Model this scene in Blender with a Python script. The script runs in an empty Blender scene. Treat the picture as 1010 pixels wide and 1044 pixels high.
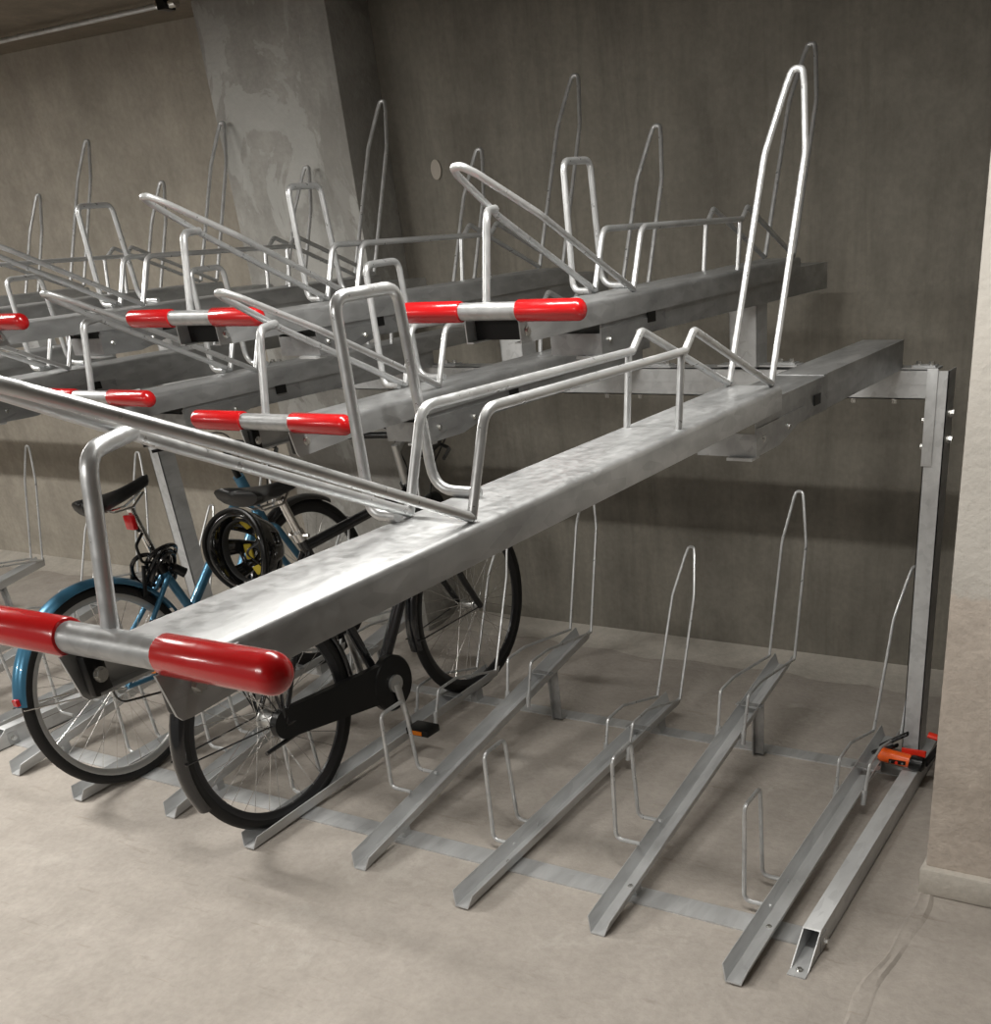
import bpy, bmesh, math, random
from mathutils import Vector, Matrix
random.seed(7)
SC = bpy.context.scene
COL = SC.collection
PI = math.pi
R_ = math.radians

# ---------------------------------------------------------------- camera
cam_d = bpy.data.cameras.new('camera')
cam = bpy.data.objects.new('camera', cam_d); COL.objects.link(cam)
CR = Vector((0.88538805, 0.46148727, -0.05583461))
CU = Vector((-0.18435569, 0.45885629, 0.86917425))
CF = Vector((-0.42673291, 0.75926307, -0.49134368))
M4 = Matrix(((CR.x, CU.x, -CF.x, 0.81324), (CR.y, CU.y, -CF.y, -1.81917), (CR.z, CU.z, -CF.z, 1.64089), (0, 0, 0, 1)))
cam.matrix_world = M4
cam_d.sensor_fit = 'VERTICAL'
cam_d.sensor_height = 36.0
cam_d.lens = 1060.50 / 1044.0 * 36.0
cam_d.shift_x = (505 - 658.74) / 1044.0
cam_d.shift_y = (820.15 - 522) / 1044.0
cam_d.clip_start = 0.02
SC.camera = cam

# ---------------------------------------------------------------- view, world, lights
SC.view_settings.view_transform = 'Standard'
SC.view_settings.look = 'None'
SC.view_settings.exposure = 0.0
SC.view_settings.gamma = 1.0
SC.view_settings.use_curve_mapping = False
W = bpy.data.worlds.new('world'); SC.world = W
W.use_nodes = True
W.node_tree.nodes['Background'].inputs[0].default_value = (1.0, 0.97, 0.92, 1)
W.node_tree.nodes['Background'].inputs[1].default_value = 0.2

def area(name, loc, sx, sy, power, color=(1.0, 0.975, 0.925)):
    l = bpy.data.lights.new(name, 'AREA'); l.shape = 'RECTANGLE'
    l.size = sx; l.size_y = sy; l.energy = power; l.color = color
    o = bpy.data.objects.new(name, l); COL.objects.link(o); o.location = loc
    return o
# rows of strip lights under the ceiling, running along the rack
area('strip_light', (-0.3, -0.27, 2.40), 1.5, 0.07, 42)
area('strip_light', (-3.4, -0.27, 2.40), 1.5, 0.07, 72)
area('strip_light', (-6.6, -0.27, 2.40), 1.5, 0.07, 70)
area('strip_light', (-0.6, -3.2, 2.40), 1.5, 0.12, 62)
area('strip_light', (-4.0, -3.2, 2.40), 1.5, 0.12, 62)

# ---------------------------------------------------------------- helpers
class MB:
    """collects geometry and links it as one mesh object"""
    def __init__(s): s.v = []; s.f = []; s.sm = []
    def add(s, vs, fs, smooth=False, M=None):
        o = len(s.v)
        s.v += [tuple(M @ Vector(p)) if M else tuple(p) for p in vs]
        s.f += [tuple(i + o for i in f) for f in fs]
        s.sm += [smooth] * len(fs)
        return s
    def box(s, a, b, M=None):
        x0, y0, z0 = a; x1, y1, z1 = b
        vs = [(x0,y0,z0),(x1,y0,z0),(x1,y1,z0),(x0,y1,z0),(x0,y0,z1),(x1,y0,z1),(x1,y1,z1),(x0,y1,z1)]
        return s.add(vs, [(0,3,2,1),(4,5,6,7),(0,1,5,4),(1,2,6,5),(2,3,7,6),(3,0,4,7)], False, M)
    def tube(s, pts, r, n=10, closed=False, caps=True, M=None, flat=None):
        pts = [Vector(p) for p in pts]; m = len(pts)
        rs = r if isinstance(r, (list, tuple)) else [r] * m
        tan = []
        for i in range(m):
            if closed: t = pts[(i+1) % m] - pts[i-1]
            elif i == 0: t = pts[1] - pts[0]
            elif i == m-1: t = pts[-1] - pts[-2]
            else: t = (pts[i+1]-pts[i]).normalized() + (pts[i]-pts[i-1]).normalized()
            tan.append(t.normalized())
        up = Vector((0,0,1)) if abs(tan[0].z) < 0.9 else Vector((1,0,0))
        a = tan[0].cross(up).normalized(); vs = []
        for i in range(m):
            a = (a - tan[i] * a.dot(tan[i]))
            a = a.normalized() if a.length > 1e-6 else tan[i].orthogonal().normalized()
            b = tan[i].cross(a)
            for k in range(n):
                t = 2*PI*k/n
                vs.append(pts[i] + (a*math.cos(t) + b*math.sin(t)*(flat or 1)) * rs[i])
        fs = []
        for i in range(m if closed else m-1):
            for k in range(n):
                i2 = (i+1) % m
                fs.append((i*n+k, i*n+(k+1) % n, i2*n+(k+1) % n, i2*n+k))
        if caps and not closed:
            fs.append(tuple(range(n-1, -1, -1))); fs.append(tuple((m-1)*n+k for k in range(n)))
        return s.add(vs, fs, True, M)
    def cyl(s, p, q, r, n=16, r2=None): return s.tube([p, q], [r, r if r2 is None else r2], n)
    def lathe(s, prof, axis='x', c=(0,0,0), n=24, arc=None, M=None):
        """prof: list of (radius, offset along the axis)"""
        full = arc is None
        a0, a1 = (0, 2*PI) if full else arc
        cnt = n if full else n+1; vs = []; m = len(prof)
        for k in range(cnt):
            t = a0 + (a1-a0)*k/n
            for (r, h) in prof:
                u, v = r*math.cos(t), r*math.sin(t)
                p = {'x': (h, u, v), 'y': (u, h, v), 'z': (u, v, h)}[axis]
                vs.append((p[0]+c[0], p[1]+c[1], p[2]+c[2]))
        fs = []
        for k in range(n):
            k2 = (k+1) % cnt
            for j in range(m-1): fs.append((k*m+j, k2*m+j, k2*m+j+1, k*m+j+1))
        return s.add(vs, fs, True, M)
    def strip(s, path, t, y0, y1, smooth=False, cut=0.0):
        """sheet-metal profile in x-z of thickness t, run from y0 to y1; cut slants the ends back by z"""
        P = [Vector((p[0], p[1])) for p in path]; n = len(P); off = []
        for i in range(n):
            d1 = (P[i]-P[i-1]).normalized() if i else (P[1]-P[0]).normalized()
            d2 = (P[i+1]-P[i]).normalized() if i < n-1 else d1
            n1 = Vector((-d1.y, d1.x)); n2 = Vector((-d2.y, d2.x)); b = (n1+n2).normalized()
            off.append(P[i] + b * (t / max(0.4, b.dot(n1))))
        ring = P + off[::-1]; m = len(ring); zm = min(p.y for p in ring)
        vs = [(p.x, y0 + cut*(p.y-zm), p.y) for p in ring] + [(p.x, y1, p.y) for p in ring]
        fs = [(k, (k+1) % m, (k+1) % m + m, k+m) for k in range(m)]
        for k in range(n-1):
            fs.append((k, m-1-k, m-2-k, k+1)); fs.append((k+m, k+1+m, m-2-k+m, m-1-k+m))
        return s.add(vs, fs, smooth)
    def build(s, name, mat, parent=None, loc=None, sharp=True, bevel=0):
        me = bpy.data.meshes.new(name); me.from_pydata(s.v, [], s.f)
        bm = bmesh.new(); bm.from_mesh(me)
        bmesh.ops.recalc_face_normals(bm, faces=bm.faces)
        if bevel:
            es = [e for e in bm.edges if len(e.link_faces) == 2 and e.calc_face_angle(0) > 0.5]
            bmesh.ops.bevel(bm, geom=es, offset=bevel, segments=2, affect='EDGES', profile=0.5, clamp_overlap=True)
        bm.to_mesh(me); bm.free()
        if not bevel:
            me.polygons.foreach_set('use_smooth', s.sm)
            me.update()
        else:
            me.polygons.foreach_set('use_smooth', [True]*len(me.polygons))
        me.set_sharp_from_angle(angle=R_(38))
        me.materials.append(mat)
        o = bpy.data.objects.new(name, me); COL.objects.link(o)
        if parent: o.parent = parent
        if loc: o.location = loc
        return o

def fillet(pts, r, seg=5, closed=False):
    P = [Vector(p) for p in pts]; n = len(P); out = []
    rr = r if isinstance(r, (list, tuple)) else [r]*n
    for i in range(n):
        if not closed and i in (0, n-1): out.append(P[i]); continue
        a, b, c = P[i-1], P[i], P[(i+1) % n]
        u = (a-b); v = (c-b); lu, lv = u.length, v.length; u.normalize(); v.normalize()
        ang = u.angle(v)
        if ang > PI-0.05: out.append(b); continue
        d = min(rr[i] / math.tan(ang/2), lu*0.48, lv*0.48)
        p, q = b+u*d, b+v*d
        for k in range(seg+1):
            t = k/seg
            out.append((1-t)**2*p + 2*t*(1-t)*b + t*t*q)
    return out

def empty(name, loc, label=None, cat=None, group=None, rot=None):
    o = bpy.data.objects.new(name, None); COL.objects.link(o); o.location = loc
    o.empty_display_size = 0.05
    if rot: o.rotation_euler = rot
    tag(o, label, cat, group)
    return o
def tag(o, label=None, cat=None, group=None, kind=None):
    if label: o['label'] = label
    if cat: o['category'] = cat
    if group: o['group'] = group
    if kind: o['kind'] = kind
    return o
def kids(o, reg):
    return [c for c in reg if c.parent == o]
def copy_tree(o, loc, label, group=None):
    reg = list(COL.objects)
    def rec(a, par):
        c = a.copy(); COL.objects.link(c)
        if par: c.parent = par
        for ch in kids(a, reg): rec(ch, c)
        return c
    r = rec(o, None); r.location = loc; r['label'] = label
    if group: r['group'] = group
    return r

# ---------------------------------------------------------------- materials
def mat(name, col, rough=0.5, metal=0.0, spec=0.5, coat=0.0):
    m = bpy.data.materials.new(name); m.use_nodes = True
    b = m.node_tree.nodes['Principled BSDF']
    b.inputs['Base Color'].default_value = (*col, 1); b.inputs['Roughness'].default_value = rough
    b.inputs['Metallic'].default_value = metal; b.inputs['Specular IOR Level'].default_value = spec
    b.inputs['Coat Weight'].default_value = coat
    return m
def N(m, t, **kw):
    n = m.node_tree.nodes.new(t)
    for k, v in kw.items():
        if hasattr(n, k): setattr(n, k, v)
        else: n.inputs[k].default_value = v
    return n
def LK(m, a, b): m.node_tree.links.new(a, b)
def ramp(m, src, stops):
    r = N(m, 'ShaderNodeValToRGB'); e = r.color_ramp.elements
    while len(e) < len(stops): e.new(0.5)
    for i, (p, c) in enumerate(stops):
        e[i].position = p; e[i].color = (c, c, c, 1) if not isinstance(c, tuple) else (*c, 1)
    LK(m, src, r.inputs[0]); return r.outputs[0]
def mixc(m, fac, a, b, blend='MIX'):
    x = N(m, 'ShaderNodeMix', data_type='RGBA', blend_type=blend)
    for s, v in ((x.inputs[0], fac), (x.inputs[6], a), (x.inputs[7], b)):
        if hasattr(v, 'links') or hasattr(v, 'node'): LK(m, v, s)
        elif isinstance(v, tuple): s.default_value = (*v, 1)
        else: s.default_value = v
    return x.outputs[2]
def coords(m, scale=(1,1,1), world=False):
    if world:
        g = N(m, 'ShaderNodeNewGeometry'); src = g.outputs['Position']
    else:
        g = N(m, 'ShaderNodeTexCoord'); src = g.outputs['Object']
    mp = N(m, 'ShaderNodeMapping'); mp.inputs['Scale'].default_value = scale
    LK(m, src, mp.inputs[0]); return mp.outputs[0]
def noise(m, vec, scale, detail=4, rough=0.6, dist=0):
    n = N(m, 'ShaderNodeTexNoise', Scale=scale, Detail=detail, Roughness=rough, Distortion=dist)
    LK(m, vec, n.inputs['Vector']); return n.outputs['Fac']
def bump(m, h, strength, dist):
    b = N(m, 'ShaderNodeBump', Strength=strength, Distance=dist); LK(m, h, b.inputs['Height'])
    LK(m, b.outputs[0], m.node_tree.nodes['Principled BSDF'].inputs['Normal'])
def BS(m): return m.node_tree.nodes['Principled BSDF']

def galvanised(name, base, rough=0.42, metal=0.75, var=0.16, stretch=(1,0.35,1)):
    m = mat(name, base, rough, metal)
    tint = (0.985, 1.0, 1.005)
    v = coords(m, stretch)
    big = noise(m, v, 9, 3); fine = noise(m, coords(m, (1, 1, 1)), 60, 3)
    vo = N(m, 'ShaderNodeTexVoronoi', Scale=55.0); LK(m, v, vo.inputs['Vector'])
    c1 = mixc(m, ramp(m, big, [(0.35, 0.0), (0.68, 1.0)]), tuple(x*(1-var) for x in base), tuple(min(1, x*(1+var)) for x in base))
    c2 = mixc(m, 0.22, c1, vo.outputs['Color'], 'SOFT_LIGHT')
    hs = N(m, 'ShaderNodeHueSaturation'); hs.inputs['Saturation'].default_value = 0.0; LK(m, c2, hs.inputs['Color'])
    LK(m, mixc(m, 1.0, hs.outputs[0], tint, 'MULTIPLY'), BS(m).inputs['Base Color'])
    LK(m, ramp(m, fine, [(0.3, rough-0.08), (0.7, rough+0.12)]), BS(m).inputs['Roughness'])
    bump(m, big, 0.12, 0.01)
    return m
M_gal = galvanised('galvanised_sheet', (0.43, 0.43, 0.43), 0.42, 0.7, 0.28)
M_guide = galvanised('galvanised_guide', (0.33, 0.34, 0.34), 0.42, 0.75, 0.2)
M_wire = galvanised('galvanised_wire', (0.56, 0.56, 0.56), 0.34, 0.65, 0.12)
M_beam = galvanised('galvanised_frame', (0.50, 0.51, 0.50), 0.5, 0.35, 0.12)
M_rail = galvanised('galvanised_channel', (0.52, 0.53, 0.53), 0.42, 0.45, 0.2, (1, 0.2, 1))
M_bolt = mat('zinc_bolt', (0.7, 0.7, 0.68), 0.25, 0.95)
M_red = mat('red_dipped_plastic', (0.44, 0.006, 0.008), 0.24, 0, 0.5, 0.3)
_r = noise(M_red, coords(M_red), 30, 2); bump(M_red, _r, 0.08, 0.01)
M_bplas = mat('black_plastic', (0.004, 0.004, 0.004), 0.32, 0, 0.35)
M_tyre = mat('tyre_rubber', (0.009, 0.0088, 0.0085), 0.55, 0, 0.3)
M_bpaint = mat('black_paint', (0.008, 0.008, 0.009), 0.2, 0, 0.5, 0.5)
M_blue = mat('blue_paint', (0.05, 0.17, 0.275), 0.28, 0.45, 0.5, 0.5)
M_saddle = mat('saddle_cover', (0.005, 0.005, 0.005), 0.38)
M_chrome = mat('polished_alloy', (0.75, 0.74, 0.72), 0.2, 1.0)
M_alloy = mat('brushed_alloy', (0.55, 0.55, 0.54), 0.35, 0.9)
M_darkrim = mat('black_rim', (0.03, 0.03, 0.032), 0.3, 0.5)
M_rlight = mat('red_lens', (0.45, 0.005, 0.008), 0.15, 0, 0.5, 0.6)
M_orange = mat('orange_plastic', (0.85, 0.12, 0.012), 0.35)
M_orangered = mat('red_orange_strap', (0.75, 0.035, 0.015), 0.4)
M_amber = mat('amber_reflector', (0.6, 0.16, 0.01), 0.2)
M_yellow = mat('yellow_padding', (0.55, 0.42, 0.03), 0.7)
M_foam = mat('dark_foam', (0.02, 0.02, 0.02), 0.8)
M_helmet = mat('gloss_black_shell', (0.006, 0.006, 0.006), 0.12, 0, 0.5, 0.8)

def concrete(name, a, b, streak=0.8, wall=True, blot=0.7):
    m = mat(name, a, 0.85, 0, 0.25)
    g = coords(m, (1,1,1), True)
    n1 = noise(m, g, 1.1, 6, 0.6); n2 = noise(m, g, 7, 6, 0.65); n3 = noise(m, g, 45, 4)
    base = mixc(m, ramp(m, n1, [(0.3, 0.0), (0.7, 1.0)]), a, b)
    base = mixc(m, ramp(m, n2, [(0.35, 0.0), (0.72, blot)]), base, tuple(x*0.68 for x in a))
    if wall:
        sv = coords(m, (1.6, 1.6, 0.22), True); n4 = noise(m, sv, 2.4, 8, 0.68, 0.3)
        base = mixc(m, ramp(m, n4, [(0.42, 0.0), (0.7, streak)]), base, tuple(min(1, x*1.55) for x in a))
        sv2 = coords(m, (5, 5, 0.5), True); n5 = noise(m, sv2, 2.6, 7, 0.72, 0.5)
        base = mixc(m, ramp(m, n5, [(0.52, 0.0), (0.74, streak*0.6)]), base, tuple(x*0.62 for x in a))
    base = mixc(m, ramp(m, n3, [(0.35, 0.18), (0.6, 0.0)]), base, tuple(x*0.5 for x in a))
    LK(m, base, BS(m).inputs['Base Color'])
    ad = N(m, 'ShaderNodeMath', operation='ADD'); LK(m, n2, ad.inputs[0]); LK(m, n3, ad.inputs[1])
    bump(m, ad.outputs[0], 0.4, 0.008)
    return m
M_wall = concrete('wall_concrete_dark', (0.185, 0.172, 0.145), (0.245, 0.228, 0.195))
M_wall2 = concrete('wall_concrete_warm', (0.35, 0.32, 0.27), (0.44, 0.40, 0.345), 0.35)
M_pil = concrete('pilaster_concrete', (0.33, 0.32, 0.295), (0.43, 0.42, 0.395), 0.3)
M_colm = concrete('column_concrete', (0.56, 0.49, 0.43), (0.64, 0.57, 0.50), 0.1)
def twotone(m):
    b = BS(m); src = b.inputs['Base Color'].links[0].from_socket
    g = N(m, 'ShaderNodeNewGeometry'); sx = N(m, 'ShaderNodeSeparateXYZ'); LK(m, g.outputs['Position'], sx.inputs[0])
    n = noise(m, g.outputs['Position'], 4, 5); a = N(m, 'ShaderNodeMath', operation='MULTIPLY_ADD'); LK(m, n, a.inputs[0]); a.inputs[1].default_value = 0.25; LK(m, sx.outputs['Z'], a.inputs[2])
    c = mixc(m, ramp(m, a.outputs[0], [(0.985, 0.0), (0.999, 0.75)]), src, (0.50, 0.485, 0.45))
    LK(m, c, b.inputs['Base Color'])
twotone(M_colm)
def patches(m):
    b = BS(m); src = b.inputs['Base Color'].links[0].from_socket
    g = coords(m, (1, 1, 0.7), True)
    n = noise(m, g, 3.2, 7, 0.62, 0.8)
    c = mixc(m, ramp(m, n, [(0.535, 0.0), (0.55, 0.55)]), src, (0.47, 0.47, 0.45))
    n2 = noise(m, coords(m, (1.3, 1, 0.9), True), 2.1, 8, 0.6, 0.4)
    c = mixc(m, ramp(m, n2, [(0.54, 0.0), (0.57, 0.5)]), c, (0.24, 0.23, 0.21))
    LK(m, c, b.inputs['Base Color'])
patches(M_pil)
M_ceil = concrete('ceiling_concrete', (0.20, 0.17, 0.13), (0.25, 0.21, 0.165), 0.1)
M_cove = concrete('mortar_cove', (0.50, 0.465, 0.41), (0.58, 0.54, 0.485), 0.0, False)
M_floor = concrete('floor_concrete', (0.40, 0.362, 0.322), (0.465, 0.425, 0.385), 0.0, False, 0.5)
def floor_marks(m):
    b = BS(m); src = b.inputs['Base Color'].links[0].from_socket
    g = coords(m, (1,1,1), True)
    big = noise(m, g, 0.9, 4, 0.7, 0.4)
    c = mixc(m, ramp(m, big, [(0.45, 0.0), (0.75, 0.35)]), src, (0.30, 0.27, 0.23))
    mp = N(m, 'ShaderNodeMapping'); mp.inputs['Rotation'].default_value = (0, 0, R_(35)); mp.inputs['Scale'].default_value = (3, 16, 1)
    gg = N(m, 'ShaderNodeNewGeometry'); LK(m, gg.outputs['Position'], mp.inputs[0])
    sc = noise(m, mp.outputs[0], 1.3, 5, 0.7)
    c = mixc(m, ramp(m, sc, [(0.60, 0.0), (0.74, 0.55)]), c, (0.22, 0.19, 0.155))
    vo = N(m, 'ShaderNodeTexVoronoi', Scale=7.0); LK(m, g, vo.inputs['Vector'])
    wh = noise(m, g, 3.1, 1)
    mu = N(m, 'ShaderNodeMath', operation='ADD'); LK(m, vo.outputs['Distance'], mu.inputs[0]); LK(m, ramp(m, wh, [(0.5, 0.5), (0.72, 0.0)]), mu.inputs[1])
    c = mixc(m, ramp(m, mu.outputs[0], [(0.045, 0.75), (0.075, 0.0)]), c, (0.08, 0.07, 0.06))
    mp2 = N(m, 'ShaderNodeMapping'); mp2.inputs['Rotation'].default_value = (0, 0, R_(-50)); mp2.inputs['Scale'].default_value = (2.2, 30, 1)
    LK(m, gg.outputs['Position'], mp2.inputs[0])
    s2 = noise(m, mp2.outputs[0], 1.7, 4, 0.6)
    c = mixc(m, ramp(m, s2, [(0.66, 0.0), (0.74, 0.45)]), c, (0.26, 0.22, 0.17))
    fine = noise(m, g, 2.0, 9, 0.75, 0.6)
    c = mixc(m, ramp(m, fine, [(0.56, 0.0), (0.62, 0.28)]), c, (0.52, 0.485, 0.44))
    LK(m, c, b.inputs['Base Color'])
floor_marks(M_floor)

# ---------------------------------------------------------------- setting
def struct(o): o['kind'] = 'structure'; return o
WY = 2.04; CEIL = 2.455
struct(MB().box((-9, -6, -0.2), (3.5, WY+0.4, 0)).build('floor', M_floor))
struct(MB().box((-9, -6, CEIL), (3.5, WY+0.4, CEIL+0.2)).build('ceiling', M_ceil))
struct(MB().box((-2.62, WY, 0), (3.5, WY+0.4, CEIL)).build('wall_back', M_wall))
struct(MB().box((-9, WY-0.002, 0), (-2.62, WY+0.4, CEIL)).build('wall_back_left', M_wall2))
struct(MB().box((-9.2, -6, 0), (-9, WY+0.4, CEIL)).build('wall_left', M_wall2))
struct(MB().box((3.5, -6, 0), (3.7, WY+0.4, CEIL)).build('wall_right', M_wall))
struct(MB().box((-2.99, 1.80, 0), (-2.33, WY, CEIL)).build('trim_1', M_pil, bevel=0.006))
struct(MB().box((0.314, 0.575, 0.08), (1.3, 1.15, CEIL)).build('wall_right_column', M_colm, bevel=0.008))
# plinth under the column
p = MB(); n = 30
struct(MB().box((0.302, 0.556, 0), (1.32, 1.17, 0.082)).build('baseboard_column', M_cove, bevel=0.01))
# mortar cove along the wall foot
cv = MB(); xs = [-9 + 12.5*i/120 for i in range(121)]; vs = []
for i, x in enumerate(xs):
    w = 0.17 + 0.02*math.sin(i*1.7) + 0.015*math.sin(i*0.61)
    for t in (0, 0.35, 0.7, 1.0): vs.append((x, WY - w*(1-t), 0.001 + 0.035*t*t))
cv.add(vs, [(i*4+j, (i+1)*4+j, (i+1)*4+j+1, i*4+j+1) for i in range(120) for j in range(3)], True)
struct(cv.build('baseboard_back', M_cove))
# mortar ridge running over the floor from the column
rg = MB(); vs = []; k = 60
for i in range(k+1):
    t = i/k; y = 0.56 - 1.9*t
    x = 0.325 - 0.06*t + 0.009*math.sin(i*0.33) + 0.004*math.sin(i*0.8)
    w = 0.022 + 0.004*math.sin(i*0.5); h = 0.006 + 0.002*math.sin(i*0.7)
    vs += [(x-w, y, 0.0), (x-w*0.6, y, h), (x-w*0.1, y, h*0.4), (x+w*0.5, y, h*0.9), (x+w, y, 0.0)]
rg.add(vs, [(i*5+j, (i+1)*5+j, (i+1)*5+j+1, i*5+j+1) for i in range(k) for j in range(4)], True)
struct(rg.build('trim_2', M_floor))

def plug(x, z, rx, rz, m, label):
    q = MB(); q.lathe([(0.0005, -0.004), (1.0, -0.004), (1.0, 0.0), (0.0005, 0.0)], 'y', (0, 0, 0), 28)
    q.v = [(a*rx, b, c*rz) for a, b, c in q.v]
    tag(q.build('wall_plug', m, None, (x, WY-0.0025, z)), label, 'plug')
M_plug = mat('pale_mortar', (0.42, 0.38, 0.33), 0.9); M_plug2 = mat('brown_hole_filler', (0.13, 0.10, 0.075), 0.9)
plug(-2.113, 1.846, 0.024, 0.034, M_plug, 'pale round mortar plug in the dark back wall')
plug(-3.13, 1.84, 0.03, 0.045, M_plug2, 'brown round filled hole in the warm left part of the back wall')
# ---------------------------------------------------------------- conduit under the ceiling
pt = empty('conduit', (-4.0, 1.71, 2.425), 'thin pale conduit running under the ceiling at the top left', 'conduit')
MB().tube([(-2.6, 0.06, 0.0), (1.06, -0.06, 0.0)], 0.009, 10).build('pipe', M_wire, pt)
MB().box((1.02, -0.085, -0.018), (1.06, -0.035, 0.025)).build('clamp', M_bplas, pt)
MB().tube([(1.0, -0.06, -0.0), (1.10, -0.063, -0.0)], 0.016, 12).build('coupling', M_chrome, pt)

# ---------------------------------------------------------------- rack frame
S = 0.4077
UX = -0.0734
N_LOW = 13
N_UP = 13
def bolt(mb, p, axis, r=0.009, h=0.008):
    p = Vector(p); d = Vector(axis)
    mb.tube([p, p + d*h*0.3], r*1.35, 12); mb.tube([p, p + d*h], r, 6)
# cross beam
cb = empty('cross_beam', (-0.6, 1.25, 1.155), 'long galvanised cross beam under the upper trays, bolted to the right-hand post', 'beam')
ch = [(0.078-0.0, 0.0), (0.0, 0.0), (0.0, 0.078), (0.08, 0.078)]
b = MB()
L0, L1 = -7.0, 0.665
b.box((L0, 0, 0), (L1, 0.003, 0.078)); b.box((L0, 0, 0.075), (L1, 0.08, 0.078)); b.box((L0, 0, 0), (L1, 0.08, 0.003))
b.box((L0, -0.0012, 0.038), (L1, 0.0, 0.041))
b.build('beam', M_beam, cb)
for i in range(13):
    for dx in (-0.06, 0.06):
        x = UX - i*S + 0.6 + dx - 0.02
        if x < L0: continue
        q = MB(); bolt(q, (x, 0.02, 0.0), (0, 0, -1), 0.008, 0.014); q.build('bolt', M_bolt, cb)

# uprights with floor feet
def upright(x0, label):
    t = empty('rack_upright', (x0, 1.23, 0), label, 'upright')
    q = MB()
    q.box((0.0, 0, 0.072), (0.055, 0.003, 1.232)); q.box((0.055-0.003, 0, 0.072), (0.055, 0.08, 1.232)); q.box((0, 0, 0.072), (0.003, 0.08, 1.232))
    q.build('post', M_beam, t)
    MB().box((-0.004, -0.004, 0.98), (0.026, 0.0, 1.238)).build('joint_plate', M_beam, t, bevel=0.001)
    for z in (1.05, 1.12):
        q = MB(); bolt(q, (0.055, 0.03, z), (1, 0, 0), 0.010, 0.016); q.build('bolt', M_bolt, t)
        q = MB(); bolt(q, (0.0, 0.02, z-0.02), (-1, 0, 0), 0.008, 0.014); q.build('bolt', M_bolt, t)
    q = MB()
    w0, w1 = 0.036, 0.084
    q.strip([(w0, 0.0), (w0, 0.072), (w1, 0.072), (w1, 0.0)], -0.003, -1.12, 0.14, cut=1.3)
    q.box((w0, -1.14, 0.0), (w1, 0.14, 0.004))
    q.build('foot', M_beam, t)
    q = MB(); bolt(q, (0.06, -1.115, 0.004), (0, 0, 1), 0.007, 0.007); q.build('anchor_bolt', M_bolt, t)
    MB().box((w1, -1.03, 0.005), (w1+0.003, -0.99, 0.055)).build('bracket', M_gal, t)
    q = MB(); bolt(q, (w1+0.003, -1.01, 0.03), (1, 0, 0), 0.008, 0.01); q.build('bolt', M_bolt, t)
    return t
upright(0.068, 'right-hand galvanised rack post standing on its floor foot beside the concrete column')
upright(0.068 - 8*S, 'galvanised rack post on its floor foot behind the blue bicycle, at the left')

# floor strips
def fstrip(y0, y1, label):
    o = MB().box((-5.2, y0, 0.0), (0.10, y1, 0.005)).build('floor_strip', M_rail); tag(o, label, 'strip', 'flat floor strips')
fstrip(0.212, 0.288, 'front flat galvanised strip on the floor under the near ends of the wheel channels')
fstrip(1.19, 1.25, 'rear flat galvanised strip on the floor under the raised ends of the wheel channels')

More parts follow.
